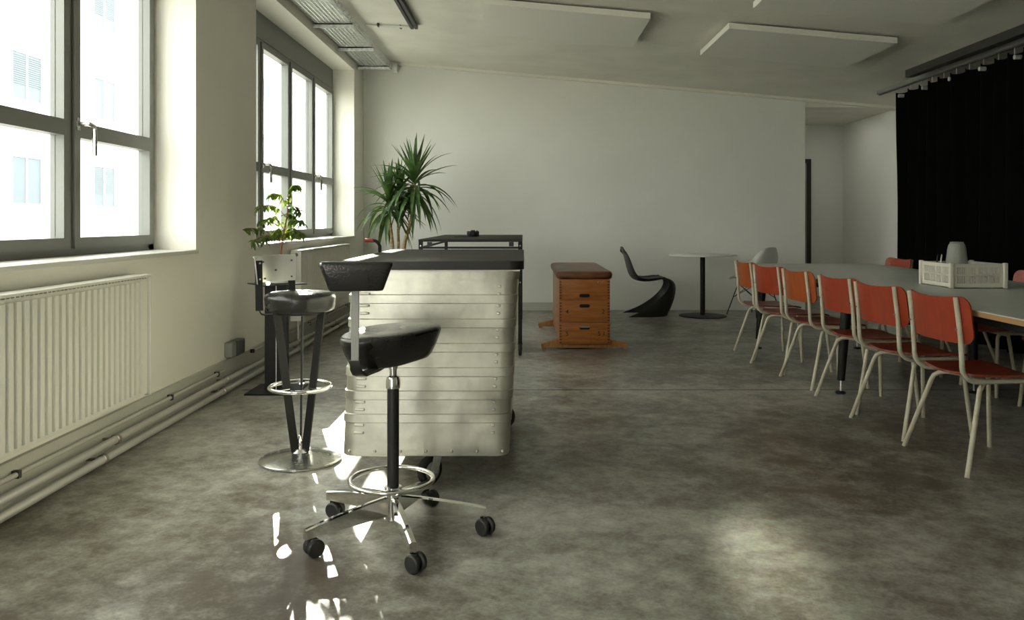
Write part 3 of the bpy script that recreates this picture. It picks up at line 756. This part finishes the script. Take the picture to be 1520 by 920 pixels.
# ------------------------------------------------------------------ vaulting box
vb = thing('vaulting_box', 'wooden gym vaulting box with brown leather padded top', 'vaulting box', (.543, 7.95, 0))
VW, VD = .45, 1.55
secs = [(.045, .240, 'bottom'), (.240, .438, 'middle'), (.438, .626, 'top')]
for (z0, z1, nm) in secs:
    s = MB().box(-VW / 2, VW / 2, -VD / 2, VD / 2, z0 + .0015, z1 - .0015, .003)
    so = s.build('box_section', M['wood'], vb)
    hz = {'bottom': .192, 'middle': .387, 'top': .478}[nm]
    h = MB().prism([(x, z) for x, z in rrect(0, hz, .092, .030, .0148, 6)], -VD / 2 - .001, -VD / 2 + .004, 'Y'); h.build('grip_slot', M['void'], so, smooth=0)
    if nm == 'bottom':
        MB().prism([(x, z) for x, z in rrect(0, hz + .008, .088, .012, .0055, 5)], -VD / 2 - .003, -VD / 2 + .001, 'Y').build('slot_lip', M['shutter'], so, smooth=0)
    jn = MB()
    nj = 7
    for k in range(nj):
        zz = z0 + .012 + (z1 - z0 - .02) * k / nj
        for sx in (-1, 1): jn.box(sx * (VW / 2 - .012) - .009, sx * (VW / 2 - .012) + .009, -VD / 2 - .0008, -VD / 2 + .002, zz, zz + .013)
    jn.build('finger_joint', M['wood_line'], so, smooth=0)
    MB().box(-VW / 2 + .002, VW / 2 - .002, -VD / 2 + .0, VD / 2 - .0, z0 - .0015, z0 + .0016).build('shadow_gap', M['wood_line'], so, smooth=0)
    if nm == 'bottom': MB().box(.055, .0565, -VD / 2 - .0005, -VD / 2 + .002, z0 + .003, z1 - .003).build('board_seam', M['wood_line'], so, smooth=0)
    if nm == 'middle':
        text_mesh('4', .055, 'painted_number', M['ink'], so, (-.155, -VD / 2 - .001, .335)); text_mesh('2', .055, 'painted_number', M['ink'], so, (.165, -VD / 2 - .001, .335))
    if nm == 'bottom':
        text_mesh('5', .055, 'painted_number', M['ink'], so, (-.155, -VD / 2 - .001, .14)); text_mesh('5 1', .055, 'painted_number', M['ink'], so, (.15, -VD / 2 - .001, .14))
    if nm == 'top':
        w = MB()
        for (x, z, a, l) in ((.12, .600, 60, .018), (.14, .603, -50, .012), (.155, .600, 70, .018), (.17, .606, 10, .014)):
            w.bar((x - l / 2 * math.cos(R(a)), -VD / 2 - .001, z - l / 2 * math.sin(R(a))), (x + l / 2 * math.cos(R(a)), -VD / 2 - .001, z + l / 2 * math.sin(R(a))), .0015, .003)
        w.build('chalk_mark', M['skirt'], so, smooth=0)
rg = []
for (z, o) in ((.624, -.006), (.627, .012), (.637, .022), (.660, .026), (.678, .022), (.688, .012), (.693, -.010), (.696, -.06), (.698, -.14)):
    rg.append([(x, y, z) for x, y in rrect(0, 0, VW + 2 * o, VD + 2 * o, .05 + max(o, -.03), 6)])
MB().loft(rg).build('padded_top', M['pad'], vb, smooth=60)
for sy in (-1, 1):
    y = sy * (VD / 2 - .06)
    f = MB().prism([(-.385, .004 + .018), (-.385, .045), (-.22, .088), (-.215, .046), (.215, .046), (.22, .088), (.385, .045), (.385, .022), (.20, .012), (-.20, .012)], y - .035, y + .035, 'Y')
    for x in (-.36, .36): f.box(x - .02, x + .02, y - .025, y + .025, 0, .024)
    f.build('foot_beam', M['wood_feet'], vb, smooth=0)

# ------------------------------------------------------------------ black S-shaped chair
sc_ = thing('cantilever_chair', 'black moulded S-shaped plastic chair against the back wall', 'chair', (1.49, 9.72, 0))
C = [(-.318, .83), (-.285, .74), (-.262, .65), (-.240, .56), (-.205, .475), (-.14, .43), (-.04, .415), (.07, .425), (.17, .445), (.25, .440), (.305, .40), (.325, .33), (.31, .22), (.27, .11), (.225, .012)]
E = [(-.300, .82), (-.250, .73), (-.215, .64), (-.185, .56), (-.145, .50), (-.09, .470), (-.02, .462), (.06, .470), (.13, .475), (.19, .452), (.225, .40), (.19, .31), (.09, .205), (-.06, .10), (-.26, .012)]
Wd = [.15, .195, .215, .225, .235, .24, .24, .235, .23, .22, .20, .185, .19, .22, .25]
Cs = smooth_path([(a, 0, b_) for a, b_ in C], 4); Es = smooth_path([(a, 0, b_) for a, b_ in E], 4); Ws = smooth_path([(a, 0, 0) for a in Wd], 4)
nP = len(Cs)
def pfn(u, v):
    i = int(round((v + 1) / 2 * (nP - 1))); c, e, w = Cs[i], Es[i], Ws[i].x
    k = abs(u) ** 1.9; x = c.x + (e.x - c.x) * k; z = c.z + (e.z - c.z) * k
    if i < 4: z -= (1 - i / 4) * .05 * abs(u) ** 3
    return (x, w * math.sin(u * PI / 2) ** 1 * (.999), z)
MB().sheet(pfn, 24, nP - 1, .011).build('chair_shell', M['plastic_black'], sc_, smooth=70)

# ------------------------------------------------------------------ round table
rt = thing('round_table', 'small round white bistro table with a black column at the back wall', 'table', (2.15, 9.70, 0))
MB().lathe([(.39, .722), (.40, .726), (.40, .737), (.395, .740), (.01, .7402)], 64).build('table_top', M['tabletop_white'], rt)
MB().lathe([(.029, .012), (.029, .722)], 28).build('column', M['black_metal'], rt)
MB().lathe([(.275, 0), (.28, .003), (.28, .009), (.27, .012), (.03, .014)], 56).build('base_plate', M['black_metal'], rt)

# ------------------------------------------------------------------ white shell chair
ws = thing('shell_chair', 'white plastic shell chair with thin black wire legs beyond the long table', 'chair', (2.79, 9.78, 0), R(122))
# local: faces +x
Cw = [(-.27, .83), (-.265, .74), (-.25, .64), (-.225, .54), (-.18, .465), (-.10, .435), (0, .43), (.10, .44), (.18, .45), (.225, .435)]
Ew = [(-.20, .78), (-.15, .70), (-.09, .66), (-.03, .62), (.0, .57), (.04, .53), (.08, .50), (.13, .475), (.18, .455), (.215, .43)]
Ww = [.13, .19, .225, .235, .235, .235, .23, .225, .215, .19]
Cs2 = smooth_path([(a, 0, b_) for a, b_ in Cw], 4); Es2 = smooth_path([(a, 0, b_) for a, b_ in Ew], 4); Ws2 = smooth_path([(a, 0, 0) for a in Ww], 4)
def wfn(u, v):
    i = int(round((v + 1) / 2 * (len(Cs2) - 1))); c, e, w = Cs2[i], Es2[i], Ws2[i].x; k = abs(u) ** 2.4
    return (c.x + (e.x - c.x) * k, w * math.sin(u * PI / 2), c.z + (e.z - c.z) * k)
MB().sheet(wfn, 22, len(Cs2) - 1, .006).build('chair_shell', M['plastic_white'], ws, smooth=70)
for sx, sy in ((1, 1), (1, -1), (-1, 1), (-1, -1)):
    MB().tube([(sx * .12, sy * .12, .425), (sx * .235, sy * .22, 0)], .006, 8).build('leg', M['black_metal'], ws)
wb_ = MB()
for s in (-1, 1):
    wb_.tube([(.13, s * .13, .38), (-.17, s * .165, .22)], .004, 8); wb_.tube([(-.13, s * .13, .38), (.17, s * .165, .22)], .004, 8)
    wb_.tube([(s * .13, .13, .38), (s * .17, -.165, .22)], .004, 8); wb_.tube([(s * .13, -.13, .38), (s * .17, .165, .22)], .004, 8)
wb_.tube([(-.12, -.12, .425), (.12, -.12, .425), (.12, .12, .425), (-.12, .12, .425)], .006, 8, closed=True)
wb_.build('wire_brace', M['black_metal'], ws)

# ------------------------------------------------------------------ long table
lt = thing('long_table', 'long grey-topped meeting table lined with red chairs on the right', 'table', (2.65, 5.36, 0))
TH, TY = 1.24, 4.52
MB().box(-TH / 2, TH / 2, -TY / 2, TY / 2, .735, .74).build('table_top', M['table_grey'], lt, smooth=0)
MB().box(-TH / 2 + .001, TH / 2 - .001, -TY / 2 + .001, TY / 2 - .001, .712, .735).build('plywood_core', M['ply_edge'], lt, smooth=0)
for y in (-2.03, 0, 1.88):
    for s in (-1, 1):
        x0, x1 = (-.50, -.545) if s < 0 else (.32, .335)
        lgm = MB().tube([(x0, y, .70), (x1, y, .085)], [.038, .025], 20).build('leg', M['black_metal'], lt)
        MB().tube([(x1 , y, .09), (x1 + s * .003, y, .012)], .006, 8).build('levelling_screw', M['galv'], lgm)
        MB().lathe([(.032, 0), (.034, .004), (.028, .012), (.01, .016)], 20, (x1 + s * .003, y, 0)).build('foot_pad', M['rubber'], lgm)
    MB().box(-.5, .5, y - .03, y + .03, .68, .712).build('cross_beam', M['black_metal'], lt, smooth=0)
for s in (-1, 1): MB().box((-.52 if s < 0 else .30), (-.48 if s < 0 else .34), -2.0, 1.85, .66, .712).build('side_beam', M['black_metal'], lt, smooth=0)

# ------------------------------------------------------------------ red school chairs
def make_chair(seatm, backm):
    t = thing('school_chair', 'x', 'chair')
    # local: faces +x. posts at x=-.20
    for s in (-1, 1):
        y = s * .195
        p = [(-.225, y * .98, .795), (-.222, y * .98, .77), (-.205, y, .62), (-.198, y, .50)] + [(-.198 + .075 * (1 - math.cos(R(a))), y * (1 - .05 * a / 90), .485 - .075 * math.sin(R(a))) for a in (0, 20, 40, 60, 80, 90)] + [(-.05, y * .93, .409), (.14, y * .90, .412)]
        p += [(.14 + .035 * math.sin(R(a)), y * .90, .377 + .035 * math.cos(R(a))) for a in (20, 45, 70, 90)] + [(.205, y * 1.08, 0)]
        MB().tube(p, .0115, 12).build('side_frame', M['cream'], t)
        q = [(-.03, y * .55, .395), (-.06, y * .75, .395), (-.085, y * .86, .390), (-.105, y * .93, .372), (-.115, y * .97, .345), (-.215, y * 1.33, 0)]
        MB().tube(q, .0115, 12).build('rear_leg', M['cream'], t)
        for (fx, fy) in ((.2045, y * 1.077), (-.215, y * 1.33)):
            pass
    cr = MB().tube([(-.03, -.11, .395), (-.03, .11, .395)], .0105, 10); cr.tube([(.12, -.17, .40), (.12, .17, .40)], .009, 10); cr.build('cross_bar', M['cream'], t)
    def seatfn(u, v):
        H = .20; r_ = .07; vx = v * H; a = abs(vx) - (H - r_); w = .20 - .012 * (-v) 
        if a > 0: w = w - r_ + math.sqrt(max(0, r_ * r_ - a * a))
        y = u * w; z = .428 + .010 * (u * u) - .008 * math.cos(v * PI / 2) + (-.022 * max(0, v - .6) / .4)
        return (.02 + vx, y, z)
    vv = [-1, -.985, -.95, -.88, -.78, -.65, -.4, -.1, .2, .45, .65, .78, .88, .95, .985, 1]
    MB().sheet(seatfn, 18, 14, .010, vs_=vv).build('seat', seatm, t, smooth=50)
    def backfn(u, v):
        H = .108; r_ = .05; vz = v * H; a = abs(vz) - (H - r_); w = .240
        if a > 0: w = w - r_ + math.sqrt(max(0, r_ * r_ - a * a))
        y = u * w; z = .692 + vz - .012 * (1 - u * u) * max(0, v)
        x = -.186 - .022 * (z - .62) / .17 - .030 * (1 - (y / .195) ** 2) + (.006 if abs(y) > .2 else 0)
        return (x, y, z)
    MB().sheet(backfn, 22, 14, .009, vs_=vv).build('backrest', backm, t, smooth=50)
    for s in (-1, 1):
        for z in (.65, .74): MB().tube([(-.228, s * .191, z), (-.20, s * .191, z)], .004, 8).build('screw', M['brass'], t)
    return t
protoR = make_chair(M['darkred'], M['red'])
protoO = make_chair(M['darkred'], M['orange'])
left = [(3.86, 2.165, 4, 'R', 'red school chair nearest the camera in the window-side row, worn backrest'),
        (4.46, 2.145, 7, 'R', 'red school chair second from the camera along the long table'),
        (5.03, 2.145, 6, 'R', 'red school chair beside the middle black table leg, third from the camera'),
        (5.70, 2.125, 5, 'O', 'orange-red school chair, third from the far end of the window-side row'),
        (6.27, 2.085, 11, 'R', 'bright red school chair, second from the far end of the window-side row'),
        (6.87, 2.085, 3, 'O', 'orange school chair at the far end of the window-side row by the table corner')]
used = {'R': 0, 'O': 0}
for (y, x, rz, k, lab) in left:
    pr = protoR if k == 'R' else protoO
    o = pr if not used[k] else copy_tree(pr); used[k] = 1
    o.location = (x, y, 0); o.rotation_euler.z = R(rz); o['label'] = lab; o['group'] = 'red school chairs on the window side of the table'
right = [(7.42, 'red school chair at the far end of the curtain side, backrest just above the table'),
         (6.76, 'red school chair on the curtain side, second from the far end, hidden behind the basket'),
         (6.10, 'red school chair on the curtain side, third from the far end, only legs in view'),
         (5.42, 'red school chair on the curtain side, fourth from the far end, under the table'),
         (4.76, 'red school chair on the curtain side, fifth from the far end, nearest of its row')]
for (y, lab) in right:
    o = copy_tree(protoR); o.location = (3.25, y, -.0); o.rotation_euler.z = R(180 + random.uniform(-3, 3)); o['label'] = lab; o['group'] = 'red school chairs on the curtain side of the table'

# ------------------------------------------------------------------ basket, speaker, pens
bk_ = thing('plastic_crate', 'cream perforated plastic crate on the long table', 'crate', (2.70, 4.98, .74))
bw, bd, bh, t_ = .32, .36, .145, .006
def side_panel(L, ncol):
    m = MB()           # in local x along L, z up, thickness y
    m.box(0, L, 0, t_, 0, .030); m.box(0, L, 0, t_, bh - .022, bh); m.box(0, .035, 0, t_, .03, bh - .022); m.box(L - .035, L, 0, t_, .03, bh - .022)
    m.box(.035, L - .035, 0, t_, .073, .083)
    iw = L - .07; cw = iw / ncol
    for c in range(ncol):
        x0 = .035 + c * cw
        if c: m.box(x0 - .007, x0 + .007, 0, t_, .03, bh - .022)
        for k in range(1, 5):
            xx = x0 + cw * k / 5; m.box(xx - .002, xx + .002, .001, t_ - .001, .03, bh - .022)
    for zz in [.03 + i * .0072 for i in range(1, 13)]: m.box(.035, L - .035, .0015, t_ - .0015, zz - .0012, zz + .0012)
    m.box(0, L, -.004, t_ + .002, bh - .006, bh)
    return m
for (sy, rot, tx, ty, L, nc) in ((0, 0, -bw / 2, -bd / 2, bw, 4), (0, 0, -bw / 2, bd / 2 - t_, bw, 4), (0, 90, -bw / 2 + t_, -bd / 2, bd, 4), (0, 90, bw / 2, -bd / 2, bd, 4)):
    m = side_panel(L, nc); m.xf(Matrix.Translation((tx, ty, 0)) @ Matrix.Rotation(R(rot), 4, 'Z')); m.build('side_panel', M['basket'], bk_, smooth=0)
MB().box(-bw / 2, bw / 2, -bd / 2, bd / 2, .0, .005).build('crate_floor', M['basket'], bk_, smooth=0)
for sx in (-1, 1):
    for sy in (-1, 1):
        MB().box(sx * bw / 2 - .012, sx * bw / 2 + .012, sy * bd / 2 - .012, sy * bd / 2 + .012, .0, bh + .006, .004).build('corner_post', M['basket'], bk_)
spk = thing('speaker', 'rounded grey cloth-covered speaker standing in the plastic crate', 'speaker', (2.675, 4.99, .7452))
MB().lathe([(.052, 0), (.062, .004), (.064, .03), (.060, .15), (.053, .22), (.047, .245), (.040, .258), (.028, .262)], 40).build('speaker_body', M['fabric'], spk, smooth=60)
MB().lathe([(.038, .2585), (.040, .262), (.036, .266), (.01, .2665)], 30).build('touch_cap', M['shutter'], spk)
for i, (dx, dy) in enumerate(((0, 0), (.030, .01), (.055, -.005))):
    pn = MB().tube([(0, 0, 0), (.03, .012, .178), (.0305, .0122, .186)], [.0042, .0042, .001], 8).build('pen', [M['plastic_black'], M['galv'], M['plastic_black']][i], loc=(2.585 + dx, 5.09 + dy, .7455))
    tag(pn, ['black pen leaning in the plastic crate, leftmost of three', 'silver pen leaning in the plastic crate, middle of three', 'black pen leaning in the plastic crate, rightmost of three'][i], 'pen', 'pens standing in the plastic crate')

# ------------------------------------------------------------------ outside building
ob = thing('apartment_building', 'pale sunlit building with windows and blinds seen through the windows', 'building', (-14, 0, 0))
MB().box(-.6, 0, 4, 75, -.12, 13.1).build('facade', M['render'], ob, smooth=0)
k = 0
for zi, z0 in enumerate((1.55, 4.45, 7.45, 10.4)):
    for j in range(12):
        y0 = 13.6 + j * 4.2
        if z0 > 9 and j > 8: continue
        fr_ = MB(); w_, h_ = 1.5, 1.45
        fr_.box(-.02, .05, y0, y0 + .08, z0, z0 + h_); fr_.box(-.02, .05, y0 + w_ - .08, y0 + w_, z0, z0 + h_); fr_.box(-.02, .05, y0 + .08, y0 + w_ - .08, z0, z0 + .08); fr_.box(-.02, .05, y0 + .08, y0 + w_ - .08, z0 + h_ - .08, z0 + h_)
        fr_.box(-.02, .04, y0 + w_ / 2 - .03, y0 + w_ / 2 + .03, z0 + .08, z0 + h_ - .08)
        f_ = fr_.build('window', M['outframe'], ob, smooth=0)
        g_ = MB().box(.0, .015, y0 + .08, y0 + w_ - .08, z0 + .08, z0 + h_ - .08)
        if (j + zi) % 2:
            for q in range(14): g_.box(.015, .03, y0 + .08, y0 + w_ - .08, z0 + .5 + q * .06, z0 + .53 + q * .06)
        g_.build('window_blind', M['blind'], f_, smooth=0)
MB().box(-.6, -.05, 40.2, 42.45, 13.1, 16.0).build('sun_blocker', M['render'], ob, smooth=0)  # unseen block added on the roof to cut stray sun streaks indoors
pl = MB().box(0, .25, 29.6, 32.2, -.12, 13.1).build('pilaster', M['render_y'], ob, smooth=0)

# ------------------------------------------------------------------ light
rcl = bpy.data.lights.new('recess_fill', 'AREA'); rcl.size = .8; rcl.energy = 2.2; rcl.color = (1, .98, .90)  # added fill lamp without a real fitting, lifts the dim recess
rco = bpy.data.objects.new('recess_fill', rcl); COL.objects.link(rco); rco.location = (4.15, 11.2, 2.58)
sc = bpy.context.scene
# added beam lamp imitating a pale glass reflection over the right-hand floor
rl = bpy.data.lights.new('floor_patch_beam', 'AREA'); rl.shape = 'RECTANGLE'; rl.size = 1.9; rl.size_y = .10; rl.spread = R(2); rl.energy = 2.8; rl.color = (1, .95, .82)
ro = bpy.data.objects.new('floor_patch_beam', rl); COL.objects.link(ro)
tgt = Vector((.80, 2.62, 0)); dr = Vector((1, -.02, -.74)).normalized(); lp = tgt - dr * 7.2
za = -dr; xa = Vector((.10, 1, 0)); xa = (xa - za * xa.dot(za)).normalized(); ya = za.cross(xa)
ro.matrix_world = Matrix.Translation(lp) @ Matrix((xa, ya, za)).transposed().to_4x4()
w = bpy.data.worlds.new('World'); sc.world = w; w.use_nodes = True
bg = w.node_tree.nodes['Background']; bg.inputs[0].default_value = (1.0, 1.0, .94, 1); bg.inputs[1].default_value = 8.0
sd = bpy.data.lights.new('Sun', 'SUN'); sd.energy = 80; sd.angle = R(.55); sd.color = (1, .93, .78)
so = bpy.data.objects.new('Sun', sd); COL.objects.link(so)
AZ = (.318, -.948); T = .322
so.rotation_euler = Vector((AZ[0], AZ[1], -T)).to_track_quat('-Z', 'Y').to_euler(); so.location = (-6, 20, 8)
def portal(name, loc, rot, sx, sy):
    l = bpy.data.lights.new(name, 'AREA'); l.shape = 'RECTANGLE'; l.size = sx; l.size_y = sy; l.cycles.is_portal = True
    o = bpy.data.objects.new(name, l); COL.objects.link(o); o.location = loc; o.rotation_euler = rot
if 0: portal('window_portal', (-2.40, y0 + WL / 2, 1.86), (0, R(-90), 0), 1.8, WL)
if 0: portal('front_portal', (.08, YF - .12, 1.38), (R(90), 0, 0), 3.85, 2.75)

# ------------------------------------------------------------------ camera
cd = bpy.data.cameras.new('Camera'); co = bpy.data.objects.new('Camera', cd); COL.objects.link(co)
co.location = (0, 0, 1.14); co.rotation_euler = (R(90), 0, 0)
cd.sensor_width = 36; cd.lens = 1200 / 1520 * 36
cd.shift_x = -17 / 1520; cd.shift_y = -132 / 1520; cd.clip_start = .05
sc.camera = co
sc.view_settings.view_transform = 'Standard'; sc.view_settings.look = 'None'; sc.view_settings.exposure = 0
